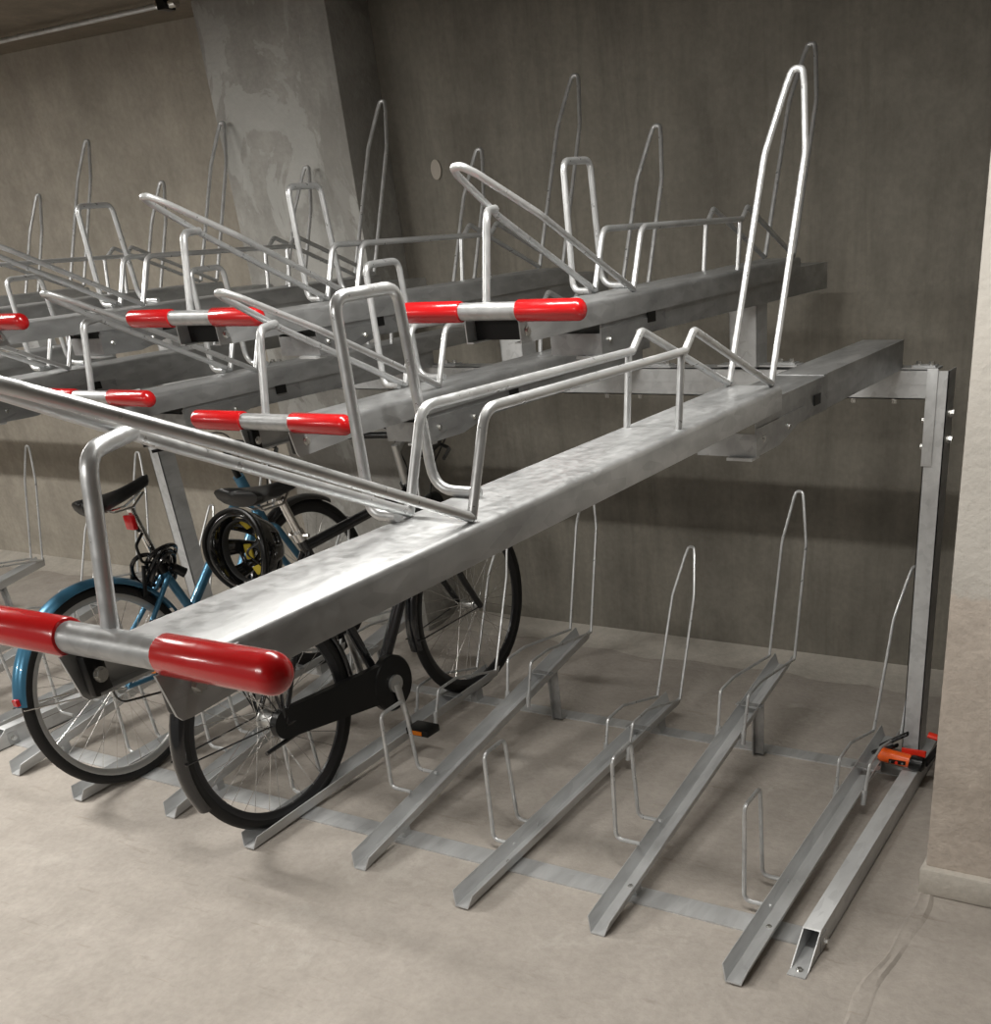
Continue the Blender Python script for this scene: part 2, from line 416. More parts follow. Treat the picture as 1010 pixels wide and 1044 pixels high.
# ---------------------------------------------------------------- lower wheel channels
def wheel_loop_pts(by, bz, ky, kz, ty, tz, hb=0.046, hk=0.043):
    e = 0.1
    def at(a): return (ky + (ty-ky)*a, kz + (tz-kz)*a)
    a1 = at(0.80); a2 = at(0.96)
    return fillet([(hb, by, bz), (hk, ky, kz), (0.019, a1[0], a1[1]), (0.011, ty, tz), (-0.011, ty, tz), (-0.019, a1[0], a1[1]), (-hk, ky, kz), (-hb, by, bz)],
                  [0, 0.15, 0.06, 0.012, 0.012, 0.06, 0.15, 0], 5)
def channel(high):
    t = empty('wheel_channel', (0, 0, 0), 'x', 'bike rack')
    if high: y0, y1, z0, z1 = 0.045, 1.40, 0.002, 0.245
    else: y0, y1, z0, z1 = 0.0, 1.34, 0.006, 0.062
    sl = (z1-z0)/(y1-y0)
    zz = lambda y: z0 + sl*(y-y0)
    q = MB(); q.strip([(-0.035, 0.040), (-0.0335, 0.037), (-0.021, 0.0), (0.021, 0.0), (0.0335, 0.037), (0.035, 0.040)], 0.003, 0, y1-y0, cut=0.35)
    q.v = [(x, y+y0, z + zz(y+y0)) for (x, y, z) in q.v]
    q.build('channel', M_rail, t)
    if high: uy, ub, ut, ly, lz, ky, kz, ty, tz = 0.945, zz(0.945)+0.005, 0.318, 1.38, zz(1.38)+0.04, 1.485, 0.655, 1.53, 0.815
    else: uy, ub, ut, ly, lz, ky, kz, ty, tz = 0.915, zz(0.915)+0.005, 0.165, 1.295, zz(1.295)+0.04, 1.45, 0.44, 1.53, 0.596
    r = 0.0052
    MB().tube(wheel_loop_pts(ly, lz, ky, kz, ty, tz), r, 8).build('wheel_loop', M_wire, t)
    for s in (-1, 1):
        MB().tube(fillet([(s*0.044, uy-0.02, ub), (s*0.048, uy+0.02, ut), (s*0.048, uy+0.13, ut+0.004), (s*0.046, ly, lz)], 0.022), r, 8).build('guide_wire', M_wire, t)
        MB().cyl((s*0.044, uy-0.022, ub-0.004), (s*0.0445, uy-0.010, ub+0.04), 0.0085, 10).build('clamp', M_wire, t)
    py = uy + 0.13
    MB().box((-0.046, py, zz(py)+0.036), (0.046, py+0.028, zz(py)+0.039)).build('cross_plate', M_gal, t)
    ha, hb_, hz, ht = (0.34, 0.475, zz(0.4)+0.045, 0.355) if high else (0.302, 0.432, 0.034, 0.312)
    x0 = -0.098
    MB().tube(fillet([(-0.02, ha, hz), (x0, ha, hz), (x0-0.002, ha+0.015, ht), (x0-0.002, hb_-0.01, ht+0.004), (x0, hb_, hz), (-0.02, hb_, hz)], 0.024), 0.0062, 8).build('side_hoop', M_wire, t)
    q = MB(); bolt(q, (0.0, 0.235, zz(0.235)+0.003), (0, 0, 1), 0.006, 0.004); q.build('bolt', M_bolt, t)
    if high:
        MB().strip([(-0.02, 0.003), (-0.02, 0), (0.016, 0), (0.016, 0.006)], 0.003, 1.145, 1.185)
        q = MB(); q.box((-0.018, 1.165, 0.004), (0.018, 1.169, zz(1.165)+0.002)); q.box((-0.018, 1.165, 0.005), (0.018, 1.205, 0.009)); q.box((-0.018, 1.15, 0.004), (-0.014, 1.169, zz(1.15)))
        q.build('support_leg', M_gal, t)
        MB().box((-0.014, 0.24, 0.0), (0.014, 0.27, zz(0.25))).build('support_block', M_gal, t)
    else:
        MB().box((-0.014, 1.19, 0.004), (0.014, 1.235, zz(1.2))).build('support_block', M_gal, t)
    return t
ordn = ['', 'second', 'third', 'fourth', 'fifth', 'sixth', 'seventh', 'eighth', 'ninth', 'tenth', 'eleventh', 'twelfth', 'thirteenth']
lowlab = {
 0: 'empty low wheel channel nearest the concrete column, beside the post foot',
 1: 'empty raised wheel channel, second from the concrete column',
 2: 'empty low wheel channel in the middle of the floor, third from the column',
 3: 'raised wheel channel just right of the black bicycle, fourth from the column',
 4: 'low wheel channel holding the black bicycle',
 5: 'raised wheel channel between the black bicycle and the blue bicycle',
 6: 'low wheel channel holding the blue bicycle',
 7: 'raised wheel channel just left of the blue bicycle, beside the left post foot'}
pl, ph = channel(False), channel(True)
for i in range(N_LOW):
    lab = lowlab.get(i, '%s wheel channel at the far left, %s from the concrete column' % ('raised' if i % 2 else 'low', ordn[i]))
    src = ph if i % 2 else pl
    if i < 2: src.location = (-i*S, 0, 0); src['label'] = lab; src['group'] = 'floor wheel channels'
    else: copy_tree(src, (-i*S, 0, 0), lab, 'floor wheel channels')

# ---------------------------------------------------------------- upper tier: fixed guide rails and sliding trays
def guide(high):
    t = empty('guide_rail', (0, 0, 0), 'x', 'rail')
    y1 = 1.80 if high else 1.265
    q = MB(); w = 0.058
    # origin height = tray top at the front
    q.strip([(-w+0.02, -0.082), (-w, -0.082), (-w, -0.006), (w, -0.006), (w, -0.082), (w-0.02, -0.082)], -0.003, 0.60, y1)
    q.build('rear_rail', M_gal, t)
    q = MB(); w2 = 0.0615; g0 = 0.31 if high else 0.19; sh = g0 - 0.19
    q.strip([(-w2+0.02, -0.082), (-w2, -0.082), (-w2, -0.008), (w2, -0.008), (w2, -0.082), (w2-0.02, -0.082)], -0.003, g0, 0.62)
    q.build('front_rail', M_guide, t)
    q = MB()
    for s in (-1, 1):
        x = s*0.0635
        ring = [(g0-0.008, -0.050), (g0+0.26, -0.050), (g0+0.25, -0.076), (g0+0.12, -0.104), (g0-0.008, -0.104)]
        a = [(x-0.0015, y, z) for y, z in ring] + [(x+0.0015, y, z) for y, z in ring]; m = len(ring)
        q.add(a, [tuple(range(m)), tuple(range(2*m-1, m-1, -1))] + [(k, (k+1) % m, (k+1) % m+m, k+m) for k in range(m)])
    q.box((-0.0625, g0-0.008, -0.104), (0.0625, g0-0.005, -0.060)); q.box((-0.0625, g0-0.006, -0.104), (0.0625, g0+0.10, -0.101))
    q.build('hinge_bracket', M_guide, t)
    MB().box((0.005, g0-0.02, -0.110), (0.06, g0+0.02, -0.1045)).build('stop_plate', M_beam, t)
    for y in (g0+0.03, g0+0.17):
        q = MB(); bolt(q, (0.065, y, -0.075), (1, 0, 0), 0.005, 0.005); q.build('bolt', M_bolt, t)
    MB().box((0.0645, 0.52, -0.060), (0.0665, 0.56, -0.038)).build('latch', M_bplas, t)
    if high:
        q = MB(); q.box((-0.04, 1.23, -0.248), (0.045, 1.234, -0.0835)); q.box((0.041, 1.23, -0.248), (0.045, 1.31, -0.0835)); q.box((-0.04, 1.23, -0.248), (-0.036, 1.31, -0.0835))
        q.build('riser_post', M_beam, t)
        zf = -0.249
    else: zf = -0.081
    q = MB(); q.box((-0.09, 1.25, zf-0.001), (0.16, 1.31, zf+0.004)); q.box((0.085, 1.262, zf+0.004), (0.15, 1.30, zf+0.009)); q.build('mounting_plate', M_beam, t)
    for x in (0.10, 0.135):
        q = MB(); bolt(q, (x, 1.28, zf+0.009), (0, 0, 1), 0.008, 0.010); q.build('bolt', M_bolt, t)
    return t
def tray(high):
    t = empty('bicycle_tray', (0, 0, 0), 'x', 'bike rack')
    L = 1.535; h = 0.046; w = 0.065
    q = MB()
    arc = [(0.0, -0.010), (0.0012, -0.005), (0.004, -0.0014), (0.009, 0.0)]
    prof = [(-w+0.016, -h), (-w, -h)] + [(-w+a, z) for a, z in arc] + [(w-a, z) for a, z in arc[::-1]] + [(w, -h), (w-0.016, -h)]
    q.strip(prof, -0.003, 0.0, L)
    if not high:
        pass
    q.build('channel', M_gal, t)
    # handle bar with dipped red ends
    hb = MB().tube([(-0.08, 0.0, 0.012), (0.08, 0.0, 0.012)], 0.0160, 20).build('handle_bar', M_gal, t)
    for s in (-1, 1):
        pts = [(s*0.066, 0, 0.012), (s*0.067, 0, 0.012)] + [(s*(0.069), 0, 0.012), (s*0.197, 0, 0.012)]
        rs = [0.0162, 0.0185, 0.0195, 0.0195]
        for k in range(1, 7):
            a = k/6*PI/2; pts.append((s*(0.197+0.0165*math.sin(a)), 0, 0.012)); rs.append(max(0.0008, 0.0195*math.cos(a)))
        tag(MB().tube(pts, rs, 24).build('grip', M_red, hb), 'red dipped grip')
    r = 0.0068
    # front wheel fence: long sloping loop
    A, B = Vector((0, 0.49, 0.006)), Vector((0, -0.045, 0.250))
    def P(a, x): v = A + (B-A)*a; return (x, v.y, v.z)
    MB().tube(fillet([P(0, 0.05), P(0.66, 0.047), P(0.95, 0.021), P(1.0, 0.010), P(1.0, -0.010), P(0.95, -0.021), P(0.66, -0.047), P(0, -0.05)], [0, .12, .04, .012, .012, .04, .12, 0], 5), r, 10).build('ramp_loop', M_wire, t)
    MB().tube(fillet([(-0.012, 0.002, 0.0), (-0.004, 0.034, 0.178), (-0.035, 0.108, 0.181)], 0.026), r*1.15, 10).build('support_hook', M_wire, t)
    for s in (-1, 1):
        x = s*0.050
        MB().tube(fillet([(x, 0.49, 0.004), (x, 0.548, 0.127), (x, 1.125, 0.118), (x, 1.162, 0.146), (x*0.95, 1.52, 0.006)], [0, 0.035, 0.012, 0.016, 0], 6), r, 10).build('guide_wire', M_wire, t)
        MB().tube([(x, 1.088, -0.001), (x, 1.112, 0.118)], r*0.92, 10).build('wire_strut', M_wire, t)
    MB().tube(wheel_loop_pts(1.525, 0.006, 1.715, 0.405, 1.782, 0.545, 0.046, 0.043), r, 10).build('wheel_loop', M_wire, t)
    MB().tube(fillet([(-0.048, 0.465, 0.007), (-0.092, 0.465, 0.007), (-0.096, 0.475, 0.262), (-0.096, 0.592, 0.264), (-0.092, 0.600, 0.007), (-0.015, 0.600, 0.007)], [0, .035, .022, .022, .035, 0], 6), r*1.1, 10).build('side_hoop', M_wire, t)
    for s in (-1, 1):
        q = MB(); bolt(q, (s*(w if high else w+0.003), 0.022, -0.026), (s, 0, 0), 0.0065, 0.006); q.build('bolt', M_bolt, t)
    if not high:
        # flared end cheeks with black inserts
        for s in (-1, 1):
            ring = [(-0.018, -0.002), (0.08, -0.006), (0.14, -h), (0.006, -0.053), (-0.004, -0.052), (-0.009, -0.046)]
            x = s*(w+0.0015)
            a = [(x-0.0015, y, z) for y, z in ring] + [(x+0.0015, y, z) for y, z in ring]; m = len(ring)
            q = MB().add(a, [tuple(range(m)), tuple(range(2*m-1, m-1, -1))] + [(k, (k+1) % m, (k+1) % m+m, k+m) for k in range(m)])
            q.build('end_cheek', M_gal, t)
            x0 = s*(w-0.002)
            MB().box((min(x0, x0-s*0.014), -0.006, -0.048), (max(x0, x0-s*0.014), 0.016, -0.004)).build('end_insert', M_bplas, t, bevel=0.004)
        q = MB(); bolt(q, (-w+0.016, 0.006, -0.026), (1, 0, 0), 0.006, 0.004); q.build('bolt', M_bolt, t)
    else:
        MB().box((-w+0.004, 0.03, -h+0.004), (w-0.004, 0.034, -0.004)).build('interior_shade', M_bplas, t)  # black sheet added in the open channel mouth, standing in for shade inside
    return t
ZL, ZH = 1.313, 1.487
SLL, SLH = 0.012, 0.014
traylab = {
 0: ('near galvanised tray pulled far out towards the viewer, with the largest red-ended handle', -1.245),
 1: ('first raised galvanised tray from the right in the upper row, against the dark wall', 0.0),
 2: ('lower galvanised tray slid slightly out above the black bicycle saddle, red handle in mid picture', -0.232),
 3: ('second raised galvanised tray from the right, its red grip crossed by a wire loop', 0.0),
 4: ('lower galvanised tray whose small red handle shows just above the blue bicycle saddle', 0.0),
 5: ('raised galvanised tray whose red handle end sticks in at the left edge of the picture', 0.0)}
tl, th = tray(False), tray(True)
gl, gh = guide(False), guide(True)
for i in range(N_UP):
    hi = i % 2
    z, sl = (ZH, SLH) if hi else (ZL, SLL)
    lab, dy = traylab.get(i, ('%s galvanised tray in the far left of the upper row, %s from the right' % ('raised' if hi else 'lower', ordn[i]), 0.0))
    glab = ('galvanised guide rail under the %s tray of the upper row, %s' % ('raised' if hi else 'lower', 'nearest the right post' if i == 0 else ordn[i] + ' from the right'))
    loc = (UX - i*S + (0.012 if i == 0 else 0), dy if dy else (-0.004 if hi else -0.016), z + sl*(dy*0.2))
    if i < 2: src = (tl, th)[hi]; src.location = loc; src['label'] = lab; src['group'] = 'upper tier trays'
    else: src = copy_tree((tl, th)[hi], loc, lab, 'upper tier trays')
    src.rotation_euler = (math.atan(sl), 0, 0)
    gloc = (UX - i*S, 0.0, z)
    if i < 2: g = (gl, gh)[hi]; g.location = gloc; g['label'] = glab; g['group'] = 'upper tier guide rails'
    else: g = copy_tree((gl, gh)[hi], gloc, glab, 'upper tier guide rails')

# ---------------------------------------------------------------- bicycles
def wheel(parent, y, z, R, rimmat, x=0.0, hubr=0.018, nsp=36, flag=1):
    tw = 0.019
    q = MB(); prof = []
    for k in range(13):
        a = 2*PI*k/12
        prof.append((R - tw + tw*math.cos(a), tw*0.95*math.sin(a)))
    q.lathe(prof, 'x', (x, y, z), 72)
    ty = q.build('wheel', M_tyre, parent)
    q = MB(); ri = R - 2*tw
    q.lathe([(ri+0.008, -0.012), (ri-0.006, -0.0115), (ri-0.016, -0.004), (ri-0.016, 0.004), (ri-0.006, 0.0115), (ri+0.008, 0.012)], 'x', (x, y, z), 72)
    q.build('rim', rimmat, ty)
    q = MB()
    for k in range(nsp):
        a = 2*PI*k/nsp; s = 1 if k % 2 else -1; off = (1 if (k//2) % 2 else -1) * R_(62)
        rh = hubr*1.25
        p0 = (x + s*0.027, y + rh*math.cos(a+off), z + rh*math.sin(a+off))
        p1 = (x + s*0.003, y + (ri-0.012)*math.cos(a), z + (ri-0.012)*math.sin(a))
        q.tube([p0, p1], 0.0011, 5)
    q.build('spokes', M_chrome, ty)
    q = MB(); q.lathe([(0.006, -0.05), (0.012, -0.045), (0.013, -0.03), (hubr*1.4, -0.029), (hubr*1.4, -0.025), (hubr, -0.022), (hubr, 0.022), (hubr*1.4, 0.025), (hubr*1.4, 0.029), (0.013, 0.03), (0.012, 0.045), (0.006, 0.05), (0.0005, 0.051)], 'x', (x, y, z), 20)
    q.build('hub', M_alloy, ty)
    return ty
def mudguard(parent, y, z, R, a0, a1, m, w=0.026, name='mudguard'):
    q = MB(); prof = [(R-0.012, -w), (R-0.002, -w*0.85), (R+0.006, -w*0.4), (R+0.008, 0), (R+0.006, w*0.4), (R-0.002, w*0.85), (R-0.012, w)]
    prof2 = [(r-0.0025, h*0.95) for r, h in prof][::-1]
    q.lathe(prof + prof2 + [prof[0]], 'x', (0, y, z), 40, (R_(a0), R_(a1)))
    return q.build(name, m, parent)
def saddle(parent, y0, y1, z, m, tilt=0.0, w=0.075):
    """rear at y0, nose at y1"""
    q = MB(); n = 16; vs = []; ring = 14
    for i in range(n+1):
        t = i/n; y = y0 + (y1-y0)*t
        hw = w * (1-t)**0.0 * (0.5*(1+math.cos(min(1, t/0.62)*PI)))*0.75 + 0.021
        if t < 0.12: hw *= math.sqrt(max(0.02, 1-((0.12-t)/0.12)**2))
        if t > 0.93: hw *= math.sqrt(max(0.03, 1-((t-0.93)/0.07)**2))
        th = (0.036 - 0.014*t) if 0.05 < t < 0.95 else 0.016
        zc = z + tilt*(t-0.5) + 0.012*(abs(t-0.5)*2)**2
        for k in range(ring):
            a = 2*PI*k/ring
            cz = math.sin(a)
            vs.append((hw*math.cos(a), y, zc + (th*0.55*cz if cz > 0 else th*1.3*cz*(0.75))))
    fs = [(i*ring+k, i*ring+(k+1) % ring, (i+1)*ring+(k+1) % ring, (i+1)*ring+k) for i in range(n) for k in range(ring)]
    fs += [tuple(range(ring-1, -1, -1)), tuple(n*ring+k for k in range(ring))]
    q.add(vs, fs, True)
    s = q.build('saddle', m, parent)
    ym = (y0*0.55+y1*0.45)
    r = MB()
    for sx in (-0.02, 0.02):
        r.tube(fillet([(sx*1.6, y0+0.04, z-0.015), (sx, ym-0.03, z-0.045), (sx, ym+0.05, z-0.045), (sx*0.4, y1-0.04, z-0.012)], 0.02), 0.0035, 6)
    r.build('saddle_rails', M_chrome, s)
    return s
def tubes(parent, name, segs, m, n=14):
    q = MB()
    for a, b_, r in segs:
        rr = r if isinstance(r, tuple) else (r, r)
        q.tube([a, b_], [rr[0], rr[1]], n)
    return q.build(name, m, parent)
def crank(parent, bb, ang, side, pedal_label=None, amber=True):
    y, z = bb; x = side*0.075; L = 0.170
    ey, ez = y + L*math.cos(ang), z + L*math.sin(ang)
    q = MB(); q.tube([(x-side*0.010, y, z), (x+side*0.004, y, z)], 0.031, 24)
    q.tube([(x, y, z), (x+side*0.006, y+(ey-y)*0.5, z+(ez-z)*0.5), (x+side*0.014, ey, ez)], [0.017, 0.012, 0.012], 12, flat=0.7)
    c = q.build('crank', M_alloy, parent)
    px = x + side*0.02
    q = MB(); q.box((min(px, px+side*0.095), ey-0.035, ez-0.013), (max(px, px+side*0.095), ey+0.035, ez+0.013))
    pd = q.build('pedal', M_bplas, c, bevel=0.004)
    for dy in (-0.0365, 0.0365):
        q = MB(); a, b_ = px+side*0.025, px+side*0.07
        q.box((min(a, b_), ey+dy-0.002, ez-0.007), (max(a, b_), ey+dy+0.002, ez+0.007)); q.build('reflector', M_amber, pd)
    return c

# black bicycle, wheels in the fifth channel
bx = -4*S
bk = empty('bicycle', (bx, 0, 0), 'black city bicycle with black chain case and mudguards, under the pulled-out tray', 'bicycle')
rh, fh, bb = (0.205, 0.350), (1.250, 0.385), (0.695, 0.290)
RW = 0.343
wheel(bk, rh[0], rh[1], RW, M_darkrim, 0, 0.024)
wheel(bk, fh[0], fh[1], RW, M_darkrim, 0, 0.016)
sc_ = (0.478, 0.852); hdt, hdb = (1.000, 0.900), (1.060, 0.735)
V = lambda x, p: (x, p[0], p[1])
tubes(bk, 'frame', [
    (V(0, bb), V(0, sc_), 0.0165), (V(0, bb), V(0, (1.052, 0.765)), 0.021), (V(0, (0.495, 0.815)), V(0, (1.005, 0.865)), 0.0165), (V(0, hdt), V(0, hdb), 0.021),
    (V(0.02, bb), V(0.058, rh), (0.012, 0.009)), (V(-0.02, bb), V(-0.058, rh), (0.012, 0.009)),
    (V(0.012, (0.49, 0.80)), V(0.058, rh), (0.009, 0.008)), (V(-0.012, (0.49, 0.80)), V(-0.058, rh), (0.009, 0.008)),
    ((-0.035, bb[0], bb[1]), (0.035, bb[0], bb[1]), 0.022)], M_bpaint)
f_ = MB()
f_.tube([V(0, hdb), V(0, (1.072, 0.70))], 0.020, 14)
for s in (-1, 1):
    f_.tube(fillet([V(0, (1.072, 0.705)), (s*0.045, 1.078, 0.695), (s*0.052, 1.175, 0.50), (s*0.05, fh[0], fh[1])], 0.02), 0.0125, 12)
f_.build('fork', M_bpaint, bk)
q = MB(); q.tube([V(0, (0.478, 0.86)), V(0, (0.437, 0.975))], 0.0135, 14); sp = q.build('seat_post', M_chrome, bk)
q = MB(); q.tube([V(0, (0.482, 0.842)), V(0, (0.472, 0.868))], 0.021, 16); q.tube([(-0.03, 0.47, 0.855), (0.04, 0.48, 0.856)], 0.006, 8); q.build('seat_clamp', M_chrome, bk)
saddle(bk, 0.262, 0.515, 1.008, M_saddle, -0.01, 0.105)
mudguard(bk, rh[0], rh[1], RW+0.012, 0, 205, M_bpaint)
mudguard(bk, fh[0], fh[1], RW+0.012, 50, 190, M_bpaint)
q = MB()
for s in (-1, 1):
    for a, b_ in (((s*0.055, rh[0], rh[1]+0.01), (s*0.03, rh[0]-0.352, rh[1]+0.02)), ((s*0.055, rh[0], rh[1]+0.01), (s*0.03, rh[0]-0.12, rh[1]+0.335)), ((s*0.052, fh[0], fh[1]), (s*0.03, fh[0]-0.352, fh[1]-0.02))):
        MB().tube([a, b_], 0.0025, 6).build('mudguard_stay', M_bpaint, bk)
q = MB()
for s in (-1, 1):
    q.tube([(s*0.060, rh[0], rh[1]+0.02), (s*0.055, rh[0]-0.05, 0.755)], 0.005, 8)
    q.tube([(s*0.060, rh[0], rh[1]+0.02), (s*0.055, rh[0]+0.06, 0.755)], 0.005, 8)
    q.tube(fillet([(s*0.055, 0.45, 0.745), (s*0.055, -0.06, 0.755), (-s*0.055, -0.06, 0.755)], 0.03)[:9], 0.005, 8)
for y in (-0.02, 0.1, 0.22, 0.34): q.tube([(-0.055, y, 0.753), (0.055, y, 0.753)], 0.004, 8)
q.build('luggage_rack', M_bpaint, bk)
# chain case: tapered case from hub to bottom bracket
q = MB(); nn = 20; ring = []
for k in range(nn+1):
    a = PI/2 + 0.05 - PI*k/nn; ring.append((bb[0] + 0.075*math.cos(a), bb[1] + 0.01 + 0.070*math.sin(a)))
for k in range(9):
    a = -PI/2 - PI*k/8*0.95; ring.append((rh[0] + 0.046*math.cos(a), rh[1] + 0.0 + 0.046*math.sin(a)))
m = len(ring)
vs = [(0.040, y, z) for y, z in ring] + [(0.064, y, z) for y, z in ring]
q.add(vs, [tuple(range(m)), tuple(range(2*m-1, m-1, -1))] + [(k, (k+1) % m, (k+1) % m+m, k+m) for k in range(m)])
q.lathe([(0.001, 0.036), (0.092, 0.036), (0.098, 0.042), (0.098, 0.062), (0.092, 0.068), (0.001, 0.069)], 'x', (0, bb[0], bb[1]), 40)
q.build('chain_case', M_bplas, bk)
crank(bk, bb, R_(-84), 1); crank(bk, bb, R_(96), -1)
q = MB(); q.tube([V(0, (1.000, 0.895)), V(0, (0.978, 1.025))], 0.0125, 14); q.tube([V(0, (0.982, 1.01)), V(0, (1.035, 1.045))], 0.014, 12); q.build('stem', M_alloy, bk)
q = MB(); q.tube(fillet([(-0.27, 0.80, 1.045), (-0.22, 0.93, 1.055), (-0.06, 1.035, 1.045), (0.06, 1.035, 1.045), (0.22, 0.93, 1.055), (0.27, 0.80, 1.045)], 0.05), 0.011, 12); hbk = q.build('handlebar', M_bpaint, bk)
for s in (-1, 1):
    MB().tube([(s*0.228, 0.91, 1.054), (s*0.272, 0.795, 1.045)], 0.016, 14).build('grip', M_bplas, hbk)
    MB().tube(fillet([(s*0.19, 0.955, 1.045), (s*0.25, 0.95, 1.03), (s*0.30, 0.85, 1.02)], 0.03), 0.006, 8).build('brake_lever', M_bplas, hbk)
q = MB()
q.tube(fillet([(0.2, 0.97, 1.045), (0.13, 1.12, 1.06), (0.03, 1.12, 0.93), (0.02, 1.08, 0.80)], 0.08), 0.0028, 6)
q.tube(fillet([(-0.2, 0.97, 1.045), (-0.13, 1.10, 1.08), (-0.03, 1.06, 0.93), (0.02, 0.95, 0.84)], 0.08), 0.0028, 6)
q.build('cables', M_bplas, bk)
q = MB(); q.lathe([(0.001, -0.03), (0.026, -0.028), (0.034, -0.01), (0.036, 0.02), (0.030, 0.024), (0.001, 0.026)], 'y', (0, 1.125, 0.80), 20); q.build('headlamp', M_bplas, bk)
# kick stand
MB().tube([(0.035, 0.40, 0.30), (0.045, 0.12, 0.285)], 0.007, 8).build('kickstand', M_bpaint, bk)

# blue bicycle, wheels in the seventh channel
b2 = empty('bicycle', (-2.379, 0, 0), 'blue step-through bicycle with black saddle, its silver-rimmed rear wheel behind the red handle', 'bicycle', rot=(0, 0, 0.05))
rh, fh, bb = (0.235, 0.347), (1.265, 0.385), (0.705, 0.305)
wheel(b2, rh[0], rh[1], RW, M_alloy, 0, 0.018)
wheel(b2, fh[0], fh[1], RW, M_darkrim, 0, 0.016)
st = (0.548, 0.665); hdt, hdb = (1.000, 0.880), (1.068, 0.700)
tubes(b2, 'frame', [
    (V(0, bb), V(0, st), 0.0165), (V(0, (0.625, 0.485)), V(0, (0.965, 0.800)), 0.017), (V(0, (0.965, 0.800)), V(0, (1.01, 0.835)), 0.017),
    (V(0, bb), V(0, (1.052, 0.735)), 0.021), (V(0, hdt), V(0, hdb), 0.0215),
    (V(0.02, bb), V(0.058, rh), (0.011, 0.008)), (V(-0.02, bb), V(-0.058, rh), (0.011, 0.008)),
    (V(0.015, (0.560, 0.635)), V(0.058, rh), (0.009, 0.0075)), (V(-0.015, (0.560, 0.635)), V(-0.058, rh), (0.009, 0.0075)),
    ((-0.035, bb[0], bb[1]), (0.035, bb[0], bb[1]), 0.022)], M_blue)
f_ = MB(); f_.tube([V(0, hdb), V(0, (1.078, 0.672))], 0.020, 14)
for s in (-1, 1):
    f_.tube(fillet([V(0, (1.078, 0.680)), (s*0.045, 1.085, 0.672), (s*0.052, 1.185, 0.50), (s*0.05, fh[0], fh[1])], 0.02), 0.0135, 12)
f_.build('fork', M_blue, b2)
MB().tube([V(0, (0.552, 0.655)), V(0, (0.495, 0.885))], 0.0135, 14).build('seat_post', M_chrome, b2)
q = MB(); q.tube([V(0, (0.553, 0.650)), V(0, (0.545, 0.680))], 0.021, 16); q.build('seat_clamp', M_bplas, b2)
saddle(b2, 0.315, 0.600, 0.935, M_saddle, 0.035, 0.070)
tag(mudguard(b2, rh[0], rh[1], RW+0.014, 28, 169, M_blue, 0.027), 'blue rear mudguard')
mudguard(b2, fh[0], fh[1], RW+0.012, 60, 185, M_bpaint, 0.026)
q = MB()
for s in (-1, 1): MB().tube([(s*0.055, rh[0], rh[1]), (s*0.027, rh[0]-0.352, rh[1]+0.06)], 0.0025, 6).build('mudguard_stay', M_chrome, b2)
MB().box((0.004, rh[0]-0.3645, 0.424), (0.022, rh[0]-0.352, 0.444)).build('reflector', M_rlight, b2)
q = MB(); q.box((-0.020, 0.472, 0.815), (0.020, 0.492, 0.865)); tag(q.build('rear_light', M_rlight, b2, bevel=0.005), 'red rear light')
MB().tube([V(0, (0.491, 0.83)), V(0, (0.515, 0.80))], 0.010, 10).build('light_mount', M_bplas, b2)
q = MB()
for s in (-1, 1):
    q.tube([(s*0.03, 0.43, 0.60), (s*0.028, 0.46, 0.70)], 0.007, 8); q.box((s*0.02-0.006, 0.42, 0.60), (s*0.02+0.006, 0.46, 0.62))
q.build('brake', M_bplas, b2)
q = MB(); nn = 20; ring = []
for k in range(nn+1):
    a = PI/2 + 0.05 - PI*k/nn; ring.append((bb[0] + 0.09*math.cos(a), bb[1] + 0.09*math.sin(a)))
for k in range(9):
    a = -PI/2 - PI*k/8*0.95; ring.append((rh[0] + 0.05*math.cos(a), rh[1] + 0.05*math.sin(a)))
rr = MB(); rr.lathe([(0.055, 0.047), (0.088, 0.046), (0.090, 0.049), (0.088, 0.052), (0.055, 0.051)], 'x', (0, bb[0], bb[1]), 36); rr.build('chainring', M_bplas, b2)
q.tube([(0.049, y, z) for y, z in ring], 0.004, 6, closed=True); q.build('chain', M_bpaint, b2)
crank(b2, bb, R_(10), 1); crank(b2, bb, R_(190), -1)
q = MB(); q.tube([V(0, (1.000, 0.875)), V(0, (0.968, 0.985))], 0.0125, 14); q.tube([V(0, (0.97, 0.97)), V(0, (1.01, 1.0))], 0.014, 12); q.build('stem', M_bplas, b2)
q = MB(); q.tube(fillet([(-0.28, 0.86, 1.02), (-0.20, 0.97, 1.02), (-0.05, 1.01, 1.0), (0.05, 1.01, 1.0), (0.20, 0.97, 1.02), (0.28, 0.86, 1.02)], 0.05), 0.011, 12); hb2 = q.build('handlebar', M_bpaint, b2)
for s in (-1, 1):
    MB().tube([(s*0.225, 0.935, 1.02), (s*0.283, 0.855, 1.02)], 0.016, 14).build('grip', M_bplas, hb2)
    MB().tube(fillet([(s*0.17, 0.985, 1.01), (s*0.23, 0.99, 0.99), (s*0.30, 0.90, 0.98)], 0.03), 0.006, 8).build('brake_lever', M_bplas, hb2)
q = MB()
q.tube(fillet([(0.18, 0.985, 1.015), (0.12, 1.13, 1.0), (0.03, 1.12, 0.88), (0.02, 1.09, 0.75)], 0.08), 0.0028, 6)
q.tube(fillet([(-0.18, 0.985, 1.015), (-0.1, 1.10, 1.03), (-0.03, 1.06, 0.9), (0.02, 0.9, 0.74)], 0.08), 0.0028, 6)
q.build('cables', M_bplas, b2)

